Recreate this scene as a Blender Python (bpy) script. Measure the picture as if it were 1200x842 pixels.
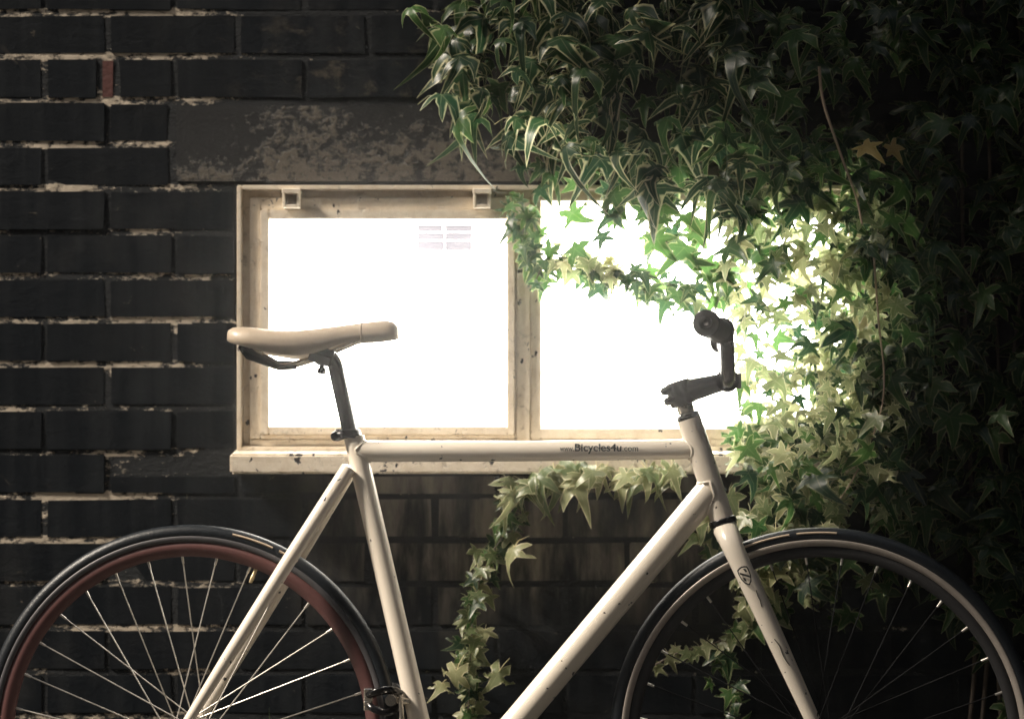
import bpy, bmesh, math, random
from mathutils import Vector, Matrix, noise as mnoise
R = math.radians
random.seed(7)
for o in list(bpy.data.objects): bpy.data.objects.remove(o)
scene = bpy.context.scene
COL = scene.collection

# ------------------------------------------------------------------ camera, sky, sun, exposure
DIST, FPX, CAMZ = 4.1, 2755.0, 0.943
cam_d = bpy.data.cameras.new('camera'); cam = bpy.data.objects.new('camera', cam_d); COL.objects.link(cam)
cam.location = (0, -DIST, CAMZ); cam.rotation_euler = (R(90), 0, 0)
cam_d.sensor_width = 36; cam_d.lens = 36 * FPX / 1200; cam_d.clip_start = 0.05; cam_d.clip_end = 400
cam_d.dof.use_dof = True; cam_d.dof.focus_distance = 3.72; cam_d.dof.aperture_fstop = 3.2
scene.camera = cam

SUN_AZ, SUN_EL = -77, 43            # degrees: from the camera's left, behind the camera
world = bpy.data.worlds.new('World'); scene.world = world; world.use_nodes = True
wn, wl = world.node_tree.nodes, world.node_tree.links
wn.clear()
sky = wn.new('ShaderNodeTexSky'); sky.sky_type = 'NISHITA'; sky.sun_disc = False
sky.sun_elevation = R(SUN_EL); sky.sun_rotation = R(180 + SUN_AZ)
sky.air_density = 1.0; sky.dust_density = 4.0; sky.ozone_density = 0.6
hs = wn.new('ShaderNodeHueSaturation'); hs.inputs['Saturation'].default_value = 0.5
bg = wn.new('ShaderNodeBackground'); bg.inputs['Strength'].default_value = 0.05
wo = wn.new('ShaderNodeOutputWorld')
wl.new(sky.outputs[0], hs.inputs['Color']); wl.new(hs.outputs[0], bg.inputs['Color']); wl.new(bg.outputs[0], wo.inputs['Surface'])
sd = bpy.data.lights.new('sun', 'SUN'); sd.energy = 5.0; sd.angle = R(8); sd.color = (1.0, 0.89, 0.75)
so = bpy.data.objects.new('sun', sd); COL.objects.link(so)
sdir = Vector((math.sin(R(SUN_AZ)) * math.cos(R(SUN_EL)), -math.cos(R(SUN_AZ)) * math.cos(R(SUN_EL)), math.sin(R(SUN_EL))))
so.rotation_euler = sdir.to_track_quat('Z', 'Y').to_euler(); so.location = sdir * 12
vs = scene.view_settings
vs.view_transform = 'Standard'; vs.look = 'None'; vs.exposure = 0.75; vs.gamma = 1.0; vs.use_curve_mapping = False
SHADE_HOUSE = (-7.75, 9.0, -11.0, -5.6, 7.2)
WINDOW_LIGHT = 9.0
SHADE_TREE_Z = 4.26
BLOOM_HAZE = 0.0052

# ------------------------------------------------------------------ helpers
def P(px, py, y=0.0):
    """real place of a point of the photograph that stands at distance y from the wall face"""
    d = y + DIST
    return Vector(((px - 600) / FPX * d, y, CAMZ - (py - 421) / FPX * d))
def X(px): return (px - 600) / FPX * DIST
def Z(py): return CAMZ - (py - 421) / FPX * DIST
XR, YR, BA, BB_ = -0.516, -0.337, -0.06, 0.06
def B(px, py, off=0.0):
    """point of the bicycle's own plane (slightly turned and leaning), off = metres towards the wall"""
    cx, cz = (px - 600) / FPX, -(py - 421) / FPX
    d = (YR - BA * XR + BB_ * (CAMZ - 0.336) + DIST) / (1 - BA * cx - BB_ * cz)
    return Vector((cx * d, d - DIST, CAMZ + cz * d)) + BN * off
BF = Vector((1, BA, 0)).normalized()                       # forward
BU = Vector((0, BB_, 1)); BU = (BU - BF * BU.dot(BF)).normalized()
BN = BU.cross(BF).normalized()                             # towards the wall
if BN.y < 0: BN = -BN

class MB:
    def __init__(s): s.v = []; s.f = []; s.sm = []
    def add(s, vs_, fs_, smooth=True):
        b = len(s.v); s.v += [tuple(v) for v in vs_]
        s.f += [tuple(i + b for i in f) for f in fs_]; s.sm += [smooth] * len(fs_)
        return s
    def box(s, c, size, rot=None):
        c = Vector(c); h = Vector(size) / 2
        vv = [Vector((sx * h.x, sy * h.y, sz * h.z)) for sx in (-1, 1) for sy in (-1, 1) for sz in (-1, 1)]
        if rot: vv = [rot @ v for v in vv]
        return s.add([c + v for v in vv], [(0,1,3,2),(4,6,7,5),(0,4,5,1),(2,3,7,6),(0,2,6,4),(1,5,7,3)], False)
    def bbox(s, x0, x1, y0, y1, z0, z1): return s.box(((x0+x1)/2,(y0+y1)/2,(z0+z1)/2),(x1-x0,y1-y0,z1-z0))
    def tube(s, pts, rad, seg=16, caps=True, flat=None):
        pts = [Vector(p) for p in pts]; n = len(pts)
        if not hasattr(rad, '__len__'): rad = [rad] * n
        t0 = (pts[1] - pts[0]).normalized()
        up = Vector((0, 1, 0)) if abs(t0.y) < 0.9 else Vector((0, 0, 1))
        a = (up - t0 * up.dot(t0)).normalized(); vv = []
        for i, p in enumerate(pts):
            t = (pts[min(i+1, n-1)] - pts[max(i-1, 0)]).normalized()
            a = (a - t * a.dot(t)).normalized(); b = t.cross(a)
            for k in range(seg):
                w = 2 * math.pi * k / seg
                ca, sb = math.cos(w), math.sin(w)
                if flat: ca *= flat
                vv.append(p + (a * ca + b * sb) * rad[i])
        ff = [(i*seg+k, i*seg+(k+1) % seg, (i+1)*seg+(k+1) % seg, (i+1)*seg+k) for i in range(n-1) for k in range(seg)]
        s.add(vv, ff)
        if caps:
            s.add(vv[:seg], [tuple(reversed(range(seg)))], False); s.add(vv[-seg:], [tuple(range(seg))], False)
        return s
    def lathe(s, c, ax, e1, e2, prof, seg=64, a0=0.0, a1=2*math.pi, closed=True):
        """prof: (radius, axial) list, a closed loop"""
        full = abs(a1 - a0 - 2*math.pi) < 1e-6; m = len(prof); cnt = seg if full else seg + 1; vv = []
        for i in range(cnt):
            w = a0 + (a1 - a0) * i / seg; d = e1 * math.cos(w) + e2 * math.sin(w)
            for r, h in prof: vv.append(c + d * r + ax * h)
        ff = []
        for i in range(seg):
            j = (i + 1) % cnt
            for k in range(m if closed else m - 1):
                l = (k + 1) % m; ff.append((i*m+k, j*m+k, j*m+l, i*m+l))
        return s.add(vv, ff)
    def build(s, name, mat, parent=None, bevel=0, seg=1, fix=True):
        me = bpy.data.meshes.new(name); me.from_pydata(s.v, [], s.f)
        me.polygons.foreach_set('use_smooth', s.sm)
        if bevel or fix:
            bm = bmesh.new(); bm.from_mesh(me)
            if bevel:
                bmesh.ops.bevel(bm, geom=[e for e in bm.edges if len(e.link_faces) == 2 and e.calc_face_angle(0) > 0.5], offset=bevel, segments=seg, affect='EDGES', clamp_overlap=True)
            if fix: bmesh.ops.recalc_face_normals(bm, faces=bm.faces)
            bm.to_mesh(me); bm.free()
        return link(name, me, mat, parent)
def link(name, me, mat, parent=None):
    o = bpy.data.objects.new(name, me)
    if mat is not None and not me.materials: me.materials.append(mat)
    COL.objects.link(o)
    if parent: put(o, parent)
    return o
def worldloc(o):
    v = Vector(o.location)
    while o.parent: o = o.parent; v += Vector(o.location)
    return v
def put(o, parent):
    o.parent = parent; o.location = Vector(o.location) - worldloc(parent)
def thing(name, label, cat, loc=(0, 0, 0), group=None):
    o = bpy.data.objects.new(name, None); COL.objects.link(o); o.location = loc; o.empty_display_size = 0.05
    o['label'] = label; o['category'] = cat
    if group: o['group'] = group
    return o
def smooth_path(pts, n=8):
    pts = [Vector(p) for p in pts]; out = []
    for i in range(len(pts) - 1):
        p0, p1, p2, p3 = pts[max(i-1, 0)], pts[i], pts[i+1], pts[min(i+2, len(pts)-1)]
        for k in range(n):
            t = k / n
            out.append(0.5 * ((2*p1) + (p2-p0)*t + (2*p0-5*p1+4*p2-p3)*t*t + (3*p1-p0-3*p2+p3)*t**3))
    return out + [pts[-1]]

# ------------------------------------------------------------------ materials
class NT:
    def __init__(s, name):
        s.m = bpy.data.materials.new(name); s.m.use_nodes = True; s.t = s.m.node_tree; s.t.nodes.clear()
        s.out = s.t.nodes.new('ShaderNodeOutputMaterial')
    def n(s, kind, **kw):
        nd = s.t.nodes.new('ShaderNode' + kind)
        for k, v in kw.items():
            if k.startswith('i_'):
                key = k[2:].replace('_', ' '); s.set(nd.inputs[key], v)
            else: setattr(nd, k, v)
        return nd
    def set(s, inp, v):
        if isinstance(v, bpy.types.NodeSocket): s.t.links.new(v, inp)
        else: inp.default_value = v
    def pos(s, scale=(1, 1, 1), world=True):
        src = s.n('NewGeometry').outputs['Position'] if world else s.n('TexCoord').outputs['Object']
        mp = s.n('Mapping'); s.set(mp.inputs['Vector'], src); mp.inputs['Scale'].default_value = scale
        return mp.outputs[0]
    def noise(s, vec, scale, detail=4, rough=0.55, dist=0.0):
        nd = s.n('TexNoise'); s.set(nd.inputs['Vector'], vec); nd.inputs['Scale'].default_value = scale
        nd.inputs['Detail'].default_value = detail; nd.inputs['Roughness'].default_value = rough; nd.inputs['Distortion'].default_value = dist
        return nd.outputs['Fac']
    def ramp(s, fac, a, b):
        nd = s.n('MapRange', clamp=True); nd.interpolation_type = 'SMOOTHSTEP'
        s.set(nd.inputs['Value'], fac); nd.inputs['From Min'].default_value = a; nd.inputs['From Max'].default_value = b
        return nd.outputs[0]
    def math(s, op, a, b=0.0):
        nd = s.n('Math', operation=op); s.set(nd.inputs[0], a); s.set(nd.inputs[1], b); return nd.outputs[0]
    def mix(s, fac, a, b):
        nd = s.n('Mix', data_type='RGBA'); s.set(nd.inputs['Factor'], fac)
        s.set(nd.inputs[6], a if not isinstance(a, tuple) else (*a, 1)); s.set(nd.inputs[7], b if not isinstance(b, tuple) else (*b, 1))
        return nd.outputs[2]
    def bump(s, h, strength=0.4, dist=0.004):
        nd = s.n('Bump'); nd.inputs['Strength'].default_value = strength; nd.inputs['Distance'].default_value = dist; s.set(nd.inputs['Height'], h)
        return nd.outputs[0]
    def bsdf(s, color, rough=0.5, metal=0.0, coat=0.0, normal=None, spec=0.5, emit=None, es=0.0):
        p = s.n('BsdfPrincipled')
        s.set(p.inputs['Base Color'], (*color, 1) if isinstance(color, tuple) else color)
        s.set(p.inputs['Roughness'], rough); s.set(p.inputs['Metallic'], metal); s.set(p.inputs['Coat Weight'], coat)
        p.inputs['Coat Roughness'].default_value = 0.15; p.inputs['Specular IOR Level'].default_value = spec
        if normal is not None: s.set(p.inputs['Normal'], normal)
        if emit: p.inputs['Emission Color'].default_value = (*emit, 1); s.set(p.inputs['Emission Strength'], es)
        return p
    def done(s, sh):
        s.t.links.new(sh.outputs[0] if hasattr(sh, 'outputs') else sh, s.out.inputs['Surface']); return s.m

def m_black_brick():
    t = NT('black_painted_brick')
    big = t.noise(t.pos((3, 3, 2.2)), 1.0, 3)
    streak = t.noise(t.pos((26, 26, 1.6)), 1.0, 4, 0.6)
    fine = t.noise(t.pos(), 140, 4, 0.65)
    wear = t.noise(t.pos((1, 1, 1.6)), 17, 7, 0.68, 0.6)
    c = t.mix(t.ramp(streak, 0.40, 0.72), (0.0034, 0.0060, 0.0098), (0.0140, 0.0172, 0.0212))
    mid = t.noise(t.pos((1.6, 1.6, 0.9)), 9, 5, 0.6)
    c = t.mix(t.math('MULTIPLY', t.ramp(big, 0.42, 0.66), t.math('MULTIPLY', t.ramp(mid, 0.4, 0.7), 0.75)), c, (0.030, 0.031, 0.032))
    sx = t.n('SeparateXYZ'); t.set(sx.inputs[0], t.n('NewGeometry').outputs['Position'])
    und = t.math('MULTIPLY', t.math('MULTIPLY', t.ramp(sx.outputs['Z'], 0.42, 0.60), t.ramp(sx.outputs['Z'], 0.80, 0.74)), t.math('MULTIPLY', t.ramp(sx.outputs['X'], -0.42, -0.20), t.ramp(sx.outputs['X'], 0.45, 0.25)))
    abv = t.math('MULTIPLY', t.math('MULTIPLY', t.ramp(sx.outputs['Z'], Z(125), Z(105)), t.ramp(sx.outputs['Z'], Z(-10), Z(70))), t.math('MULTIPLY', t.ramp(sx.outputs['X'], X(240), X(330)), t.ramp(sx.outputs['X'], X(640), X(520))))
    lime = t.noise(t.pos((1, 1, 1.2)), 21, 7, 0.66)
    c = t.mix(t.math('MULTIPLY', abv, t.math('MULTIPLY', t.ramp(lime, 0.52, 0.66), 0.8)), c, (0.085, 0.073, 0.058))
    drip_lit = t.noise(t.pos((15, 15, 3.2)), 1.0, 5, 0.62)      # pale runs below the sill, brightened in colour to stand in for light
    c = t.mix(t.math('MULTIPLY', und, t.ramp(drip_lit, 0.38, 0.68)), c, (0.25, 0.22, 0.185))
    flk = t.noise(t.pos((1.0, 1.0, 1.0)), 60, 3, 0.6)
    c = t.mix(t.math('MULTIPLY', t.ramp(flk, 0.735, 0.76), 0.6), c, (0.22, 0.18, 0.14))
    mp = t.n('Mapping'); t.set(mp.inputs['Vector'], t.n('NewGeometry').outputs['Position']); mp.inputs['Rotation'].default_value = (0, R(-48), 0)
    mp2 = t.n('Mapping'); t.set(mp2.inputs['Vector'], mp.outputs[0]); mp2.inputs['Scale'].default_value = (7, 7, 46)
    scuff = t.math('MULTIPLY', t.ramp(t.noise(mp2.outputs[0], 1.0, 5, 0.62), 0.63, 0.70), t.ramp(t.noise(t.pos(), 4.3, 2), 0.55, 0.66))
    c = t.mix(t.math('MULTIPLY', scuff, 0.6), c, (0.16, 0.13, 0.10))
    c = t.mix(t.math('MULTIPLY', t.ramp(wear, 0.665, 0.72), 0.7), c, (0.24, 0.20, 0.155))
    ob = t.n('ObjectInfo').outputs['Random']
    c = t.mix(t.math('MULTIPLY', ob, 0.35), c, (0.0045, 0.006, 0.008))
    h = t.math('ADD', t.math('MULTIPLY', fine, 0.35), wear)
    return t.done(t.bsdf(c, t.math('ADD', t.math('MULTIPLY', fine, 0.3), 0.42), normal=t.bump(h, 0.5, 0.0025), spec=0.18))
def m_red_brick():
    t = NT('bare_red_brick'); f = t.noise(t.pos(), 90, 5, 0.7)
    return t.done(t.bsdf(t.mix(f, (0.05, 0.018, 0.018), (0.16, 0.06, 0.05)), 0.85, normal=t.bump(f, 0.6, 0.003)))
def m_mortar():
    t = NT('mortar_joint')
    a = t.noise(t.pos((2.1, 2.1, 9)), 1.6, 3, 0.6)
    b = t.noise(t.pos((1, 1, 2.0)), 42, 6, 0.72)
    xs = t.n('SeparateXYZ'); t.set(xs.inputs[0], t.n('NewGeometry').outputs['Position'])
    left = t.ramp(xs.outputs['X'], -0.38, -0.62)              # the paint has come off the joints on this stretch of wall only
    lim = t.math('ADD', t.math('MULTIPLY', a, 0.9), t.math('MULTIPLY', b, 0.8))
    lim = t.math('ADD', lim, t.math('MULTIPLY', left, 0.20))
    ph = t.math('FRACT', t.math('ADD', t.math('DIVIDE', t.math('SUBTRACT', xs.outputs['Z'], Z(66.5)), 51.45 * DIST / FPX), 100.5))
    perp = t.ramp(t.math('ABSOLUTE', t.math('SUBTRACT', ph, 0.5)), 0.08, 0.14)   # the upright joints kept more of their paint
    lim = t.math('SUBTRACT', lim, t.math('MULTIPLY', perp, 0.14))
    k = t.ramp(lim, 1.015, 1.09)
    c = t.mix(k, (0.0060, 0.0085, 0.0115), t.mix(b, (0.30, 0.24, 0.18), (0.80, 0.70, 0.56)))
    return t.done(t.bsdf(c, 0.85, normal=t.bump(t.math('ADD', b, k), 0.9, 0.004)))
def m_lintel():
    t = NT('flaking_lintel_paint')
    a = t.noise(t.pos((1, 1, 1.25)), 46, 8, 0.66, 0.15); b = t.noise(t.pos(), 7, 3); f = t.noise(t.pos(), 190, 4, 0.7)
    zz = t.n('SeparateXYZ'); t.set(zz.inputs[0], t.n('NewGeometry').outputs['Position'])
    g = t.ramp(zz.outputs['Z'], Z(110), Z(215))               # more paint has flaked off along the lower edge
    a2 = t.noise(t.pos(), 120, 5, 0.7); a = t.math('ADD', t.math('MULTIPLY', a, 0.72), t.math('MULTIPLY', a2, 0.28))
    a = t.math('SUBTRACT', a, t.math('MULTIPLY', t.ramp(zz.outputs['X'], X(330), X(205)), 0.09))
    k = t.math('ADD', t.math('ADD', a, t.math('MULTIPLY', b, 0.45)), t.math('MULTIPLY', g, 0.15))
    k = t.ramp(k, 0.785, 0.90)
    c = t.mix(t.math('MULTIPLY', k, 0.85), (0.010, 0.011, 0.013), t.mix(f, (0.062, 0.054, 0.043), (0.175, 0.152, 0.122)))
    return t.done(t.bsdf(c, 0.8, normal=t.bump(t.math('ADD', k, t.math('MULTIPLY', f, 0.4)), 0.7, 0.003)))
def m_window_paint(name='weathered_cream_paint', dirt=0.0):
    t = NT(name)
    a = t.noise(t.pos(), 55, 7, 0.7, 0.5); b = t.noise(t.pos((1.4, 1, 1.4)), 24, 6, 0.7, 0.3); f = t.noise(t.pos(), 260, 3)
    br = t.noise(t.pos((1.0, 1.0, 1.0)), 9, 3)
    c = t.mix(t.ramp(b, 0.35, 0.75), (0.82, 0.74, 0.62), (0.66, 0.57, 0.45))
    c = t.mix(t.math('MULTIPLY', t.ramp(a, 0.60 - dirt, 0.74 - dirt), 0.55), c, (0.30, 0.25, 0.19))
    chipn = t.noise(t.pos((1.0, 1.0, 0.7)), 62, 4, 0.55)
    c = t.mix(t.ramp(t.math('ADD', chipn, t.math('MULTIPLY', br, 0.28)), 0.845 - dirt * 0.7, 0.855 - dirt * 0.7), c, (0.028, 0.028, 0.030))
    h = t.math('ADD', t.math('MULTIPLY', f, 0.25), t.math('MULTIPLY', t.ramp(a, 0.70 - dirt, 0.6 - dirt), 1.0))
    return t.done(t.bsdf(c, 0.55, normal=t.bump(h, 0.6, 0.002)))
def m_pane():
    t = NT('lit_window_glass'); f = t.noise(t.pos((1, 1, 0.25)), 16, 5, 0.6)
    p = t.bsdf((0.75, 0.73, 0.68), 0.12, spec=0.5, emit=(1.0, 0.955, 0.87), es=t.math('MULTIPLY', t.math('ADD', t.math('MULTIPLY', f, 0.5), 0.75), WINDOW_LIGHT))
    return t.done(p)
def m_paper():
    t = NT('thin_paper'); tr = t.n('BsdfTranslucent'); tr.inputs[0].default_value = (0.238, 0.235, 0.252, 1)
    return t.done(tr)
def m_white_paint():
    t = NT('chipped_white_enamel')
    a = t.noise(t.pos(), 67, 3, 0.5); s_ = t.noise(t.pos(), 9, 4, 0.6)
    chip = t.ramp(a, 0.695, 0.705)
    c = t.mix(s_, (0.82, 0.75, 0.65), (0.72, 0.64, 0.53)); c = t.mix(chip, c, (0.03, 0.03, 0.032))
    return t.done(t.bsdf(c, 0.34, coat=0.5, normal=t.bump(t.math('SUBTRACT', 1.0, chip), 0.5, 0.0008)))
def plain(name, col, rough=0.5, metal=0.0, coat=0.0, var=0.25, scale=60, bump=0.0, spec=0.5):
    t = NT(name); f = t.noise(t.pos(), scale, 5, 0.65)
    c = t.mix(f, tuple(x * (1 - var) for x in col), tuple(min(1, x * (1 + var)) for x in col))
    return t.done(t.bsdf(c, t.math('ADD', rough - 0.08, t.math('MULTIPLY', f, 0.16)), metal, coat, t.bump(f, bump, 0.002) if bump else None, spec))
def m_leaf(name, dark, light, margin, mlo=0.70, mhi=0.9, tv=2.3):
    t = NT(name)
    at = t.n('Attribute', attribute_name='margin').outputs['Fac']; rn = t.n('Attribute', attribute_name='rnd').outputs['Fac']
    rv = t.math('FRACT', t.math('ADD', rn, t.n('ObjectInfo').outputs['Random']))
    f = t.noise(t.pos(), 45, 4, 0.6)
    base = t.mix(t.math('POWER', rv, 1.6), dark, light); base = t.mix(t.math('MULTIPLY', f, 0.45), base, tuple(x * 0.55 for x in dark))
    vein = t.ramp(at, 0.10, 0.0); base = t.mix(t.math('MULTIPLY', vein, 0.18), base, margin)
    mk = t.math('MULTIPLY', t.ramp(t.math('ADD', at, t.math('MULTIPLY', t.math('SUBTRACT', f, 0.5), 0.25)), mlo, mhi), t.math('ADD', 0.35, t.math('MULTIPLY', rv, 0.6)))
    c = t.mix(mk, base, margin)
    p = t.bsdf(c, 0.38, spec=0.5, normal=t.bump(f, 0.25, 0.002))
    tr = t.n('BsdfTranslucent'); hsv = t.n('HueSaturation'); hsv.inputs['Value'].default_value = tv; hsv.inputs['Saturation'].default_value = 1.0
    t.set(hsv.inputs['Color'], c); t.set(tr.inputs[0], hsv.outputs[0])
    mx = t.n('MixShader'); mx.inputs[0].default_value = 0.45; t.set(mx.inputs[1], p.outputs[0]); t.set(mx.inputs[2], tr.outputs[0])
    return t.done(mx)
def m_ground():
    t = NT('paving'); a = t.noise(t.pos(), 6, 6); b = t.noise(t.pos(), 160, 4)
    c = t.mix(a, (0.035, 0.035, 0.035), (0.085, 0.08, 0.072))
    return t.done(t.bsdf(c, 0.85, normal=t.bump(b, 0.6, 0.004)))

M = dict(brick=m_black_brick(), red=m_red_brick(), mortar=m_mortar(), lintel=m_lintel(), wpaint=m_window_paint(dirt=0.035), wsill=m_window_paint('peeling_sill_paint', 0.085),
         pane=m_pane(), paper=m_paper(), white=m_white_paint(), ground=m_ground(),
         black=plain('black_anodised_metal', (0.005, 0.005, 0.006), 0.24, 0.0, 0.0, spec=0.45), blackdull=plain('dull_black_rubber', (0.016, 0.016, 0.018), 0.65, bump=0.3, scale=200),
         tyre=plain('tyre_rubber', (0.007, 0.010, 0.014), 0.42, bump=0.3, scale=240, spec=0.4, var=0.5), steel=plain('polished_steel', (0.62, 0.58, 0.52), 0.25, 1.0),
         spoke=plain('silver_spoke', (0.72, 0.68, 0.62), 0.32, 0.85), bspoke=plain('black_spoke', (0.006, 0.006, 0.007), 0.7, spec=0.15),
         redrim=plain('dull_red_rim', (0.105, 0.043, 0.041), 0.5, 0.0, 0.2, 0.15), track=plain('grey_brake_track', (0.075, 0.072, 0.078), 0.5, 0.2), ftrack=plain('worn_alloy_track', (0.36, 0.32, 0.285), 0.42, 0.3),
         saddle=plain('cream_leatherette', (0.42, 0.345, 0.265), 0.42, 0.0, 0.1, 0.28, 22, 0.2), saddleseam=plain('saddle_stitching', (0.30, 0.25, 0.20), 0.7), brass=plain('brass', (0.62, 0.50, 0.30), 0.35, 0.8), ink=plain('black_print', (0.012, 0.012, 0.012), 0.5),
         tan=plain('tan_tyre_print', (0.42, 0.33, 0.24), 0.6), stem=plain('ivy_stem', (0.075, 0.058, 0.045), 0.75, bump=0.5, scale=120),
         drystem=plain('dry_vine_stem', (0.36, 0.27, 0.20), 0.7, bump=0.5, scale=150),
         leaf=m_leaf('ivy_leaf', (0.006, 0.026, 0.011), (0.055, 0.125, 0.028), (0.27, 0.28, 0.15)),
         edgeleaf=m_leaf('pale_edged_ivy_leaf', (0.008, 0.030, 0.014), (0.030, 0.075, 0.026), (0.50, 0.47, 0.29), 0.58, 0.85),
         paleleaf=m_leaf('pale_ivy_leaf', (0.11, 0.15, 0.065), (0.34, 0.34, 0.19), (0.58, 0.53, 0.36)),  # near the window this pale tone also stands in for glow on leaves
         yellowleaf=m_leaf('yellowed_ivy_leaf', (0.30, 0.22, 0.08), (0.42, 0.30, 0.12), (0.5, 0.42, 0.22)),
         grass=plain('grass_blade', (0.12, 0.19, 0.06), 0.5))

# ------------------------------------------------------------------ ground
g = MB().add([(-19, -19, 0), (19, -19, 0), (19, 7, 0), (-19, 7, 0)], [(0, 1, 2, 3)], False).build('ground', M['ground'])
g['kind'] = 'structure'

# ------------------------------------------------------------------ brick wall
PITCH, COURSE, JOINT = 152.5 * DIST / FPX, 51.45 * DIST / FPX, 0.0078
WIN = (278, 1022)            # opening, photo columns at the wall face
SILL = (274, 1030)
LINT = (200, 1100)
wall = thing('brick_wall', 'brick wall coated in worn black paint around the lit window', 'wall', (0, 0.05, 0))
def zj(i): return Z(66.5 + 51.45 * i)            # joint i, counted downwards
variants = []
def brick_mesh(w, h, seed):
    rnd = random.Random(seed); bm = bmesh.new()
    bmesh.ops.create_cube(bm, size=1.0)
    for v in bm.verts: v.co = Vector((v.co.x * w + rnd.uniform(-1, 1) * 0.0015, v.co.y * 0.10 + rnd.uniform(-1, 1) * 0.0010, v.co.z * h + rnd.uniform(-1, 1) * 0.0013))
    bmesh.ops.bevel(bm, geom=[e for e in bm.edges if e.verts[0].co.y < 0 and e.verts[1].co.y < 0 or (e.verts[0].co.y < 0) != (e.verts[1].co.y < 0)], offset=0.0022, segments=2, affect='EDGES')
    me = bpy.data.meshes.new('brick'); bm.to_mesh(me); bm.free(); return me
BW, BH = PITCH - JOINT, COURSE - JOINT
variants = [brick_mesh(BW, BH, s_) for s_ in range(8)]
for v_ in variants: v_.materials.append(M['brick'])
far = MB(); nbrick = 0
def lay(x0, x1, z0, z1, mat=None):
    global nbrick
    if x1 - x0 < 0.02: return
    cx, cz = (x0 + x1) / 2, (z0 + z1) / 2; yo = random.uniform(-0.0012, 0.0006)
    if abs(cx) > 1.02 or cz < 0.26 or cz > 1.64:
        far.bbox(x0 + JOINT/2, x1 - JOINT/2, yo, 0.1, z0 + JOINT/2, z1 - JOINT/2); return
    if mat is None and abs((x1 - x0) - PITCH) < 1e-4 and abs((z1 - z0) - COURSE) < 1e-4: me = random.choice(variants)
    else:
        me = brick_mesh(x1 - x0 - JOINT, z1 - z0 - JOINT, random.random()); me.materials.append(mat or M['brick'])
    o = bpy.data.objects.new('brick', me); COL.objects.link(o); o.location = (cx, 0.05 + yo, cz)
    o.rotation_euler = (random.uniform(-1, 1) * 0.006, random.uniform(-1, 1) * 0.004, random.uniform(-1, 1) * 0.004)
    put(o, wall); nbrick += 1
XMIN, XMAX = -3.2, 3.2
def course(i):
    z1, z0 = zj(i), max(zj(i + 1), 0.0)
    if z1 - z0 < 0.02: return
    first = X(126 if i % 2 else 52)
    cuts = []
    if 3 <= i <= 8: cuts = [(X(WIN[0]), X(WIN[1]))]
    if 1 <= i <= 2: cuts = [(X(LINT[0]), X(LINT[1]))]
    k0 = int((XMIN - first) / PITCH); x = first + k0 * PITCH
    while x < XMAX:
        ivs = [(x, x + PITCH)]
        if i == 0 and abs(x - X(52)) < 0.005: ivs = [(x, X(116.5)), (X(116.5), X(137), 'red'), (X(137), x + PITCH)]
        for iv in ivs:
            a, b = iv[0], iv[1]; mt = M['red'] if len(iv) > 2 else None
            parts = [(a, b)]
            for c0, c1 in cuts:
                nx = []
                for a_, b_ in parts:
                    if b_ <= c0 or a_ >= c1: nx.append((a_, b_)); continue
                    if a_ < c0: nx.append((a_, c0))
                    if b_ > c1: nx.append((c1, b_))
                parts = nx
            for a_, b_ in parts:
                if i == 9 and b_ > X(SILL[0]) and a_ < X(SILL[1]): lay(a_, b_, z0, Z(553) - 0.001)
                else: lay(a_, b_, z0, z1, mt)
        x += PITCH
for i in range(-14, 18): course(i)
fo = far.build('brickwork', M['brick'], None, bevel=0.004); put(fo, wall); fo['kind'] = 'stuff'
mo = MB()
xl, xr, zt, zb = X(WIN[0]), X(WIN[1]), Z(219.5), Z(530)
for a in ((XMIN, xl, 0, zj(-14)), (xr, XMAX, 0, zj(-14)), (xl, xr, zt, zj(-14)), (xl, xr, 0, zb)):
    mo.bbox(a[0], a[1], 0.0012, 0.22, a[2], a[3])
o = mo.build('mortar', M['mortar'], None); put(o, wall)
lt = MB(); lt.bbox(X(LINT[0]) + 0.005, X(LINT[1]) - 0.005, -0.0015, 0.12, Z(217) + 0.002, Z(118) - 0.004)
o = lt.build('lintel', M['lintel'], None, bevel=0.005, seg=2); put(o, wall); o['label'] = 'long lintel with flaking black paint showing tan beneath'

# low roof over the wall: eaves board, gutter and slates
ev = MB(); ZE = zj(-14)
ev.bbox(XMIN, XMAX, -0.12, 0.22, ZE + 0.002, ZE + 0.03); ev.bbox(XMIN, XMAX, -0.145, -0.12, ZE - 0.06, ZE + 0.11)
o = ev.build('eaves_board', M['wsill'], None, bevel=0.004); put(o, wall)
rfm = MB(); rfm.add([(XMIN, -0.20, ZE + 0.115), (XMAX, -0.20, ZE + 0.115), (XMAX, 1.8, ZE + 1.5), (XMIN, 1.8, ZE + 1.5), (XMIN, -0.20, ZE + 0.14), (XMAX, -0.20, ZE + 0.14), (XMAX, 1.8, ZE + 1.525), (XMIN, 1.8, ZE + 1.525)], [(0, 3, 2, 1), (4, 5, 6, 7), (0, 1, 5, 4), (2, 3, 7, 6), (0, 4, 7, 3), (1, 2, 6, 5)], False)
o = rfm.build('roof', M['blackdull'], None); put(o, wall)

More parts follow.
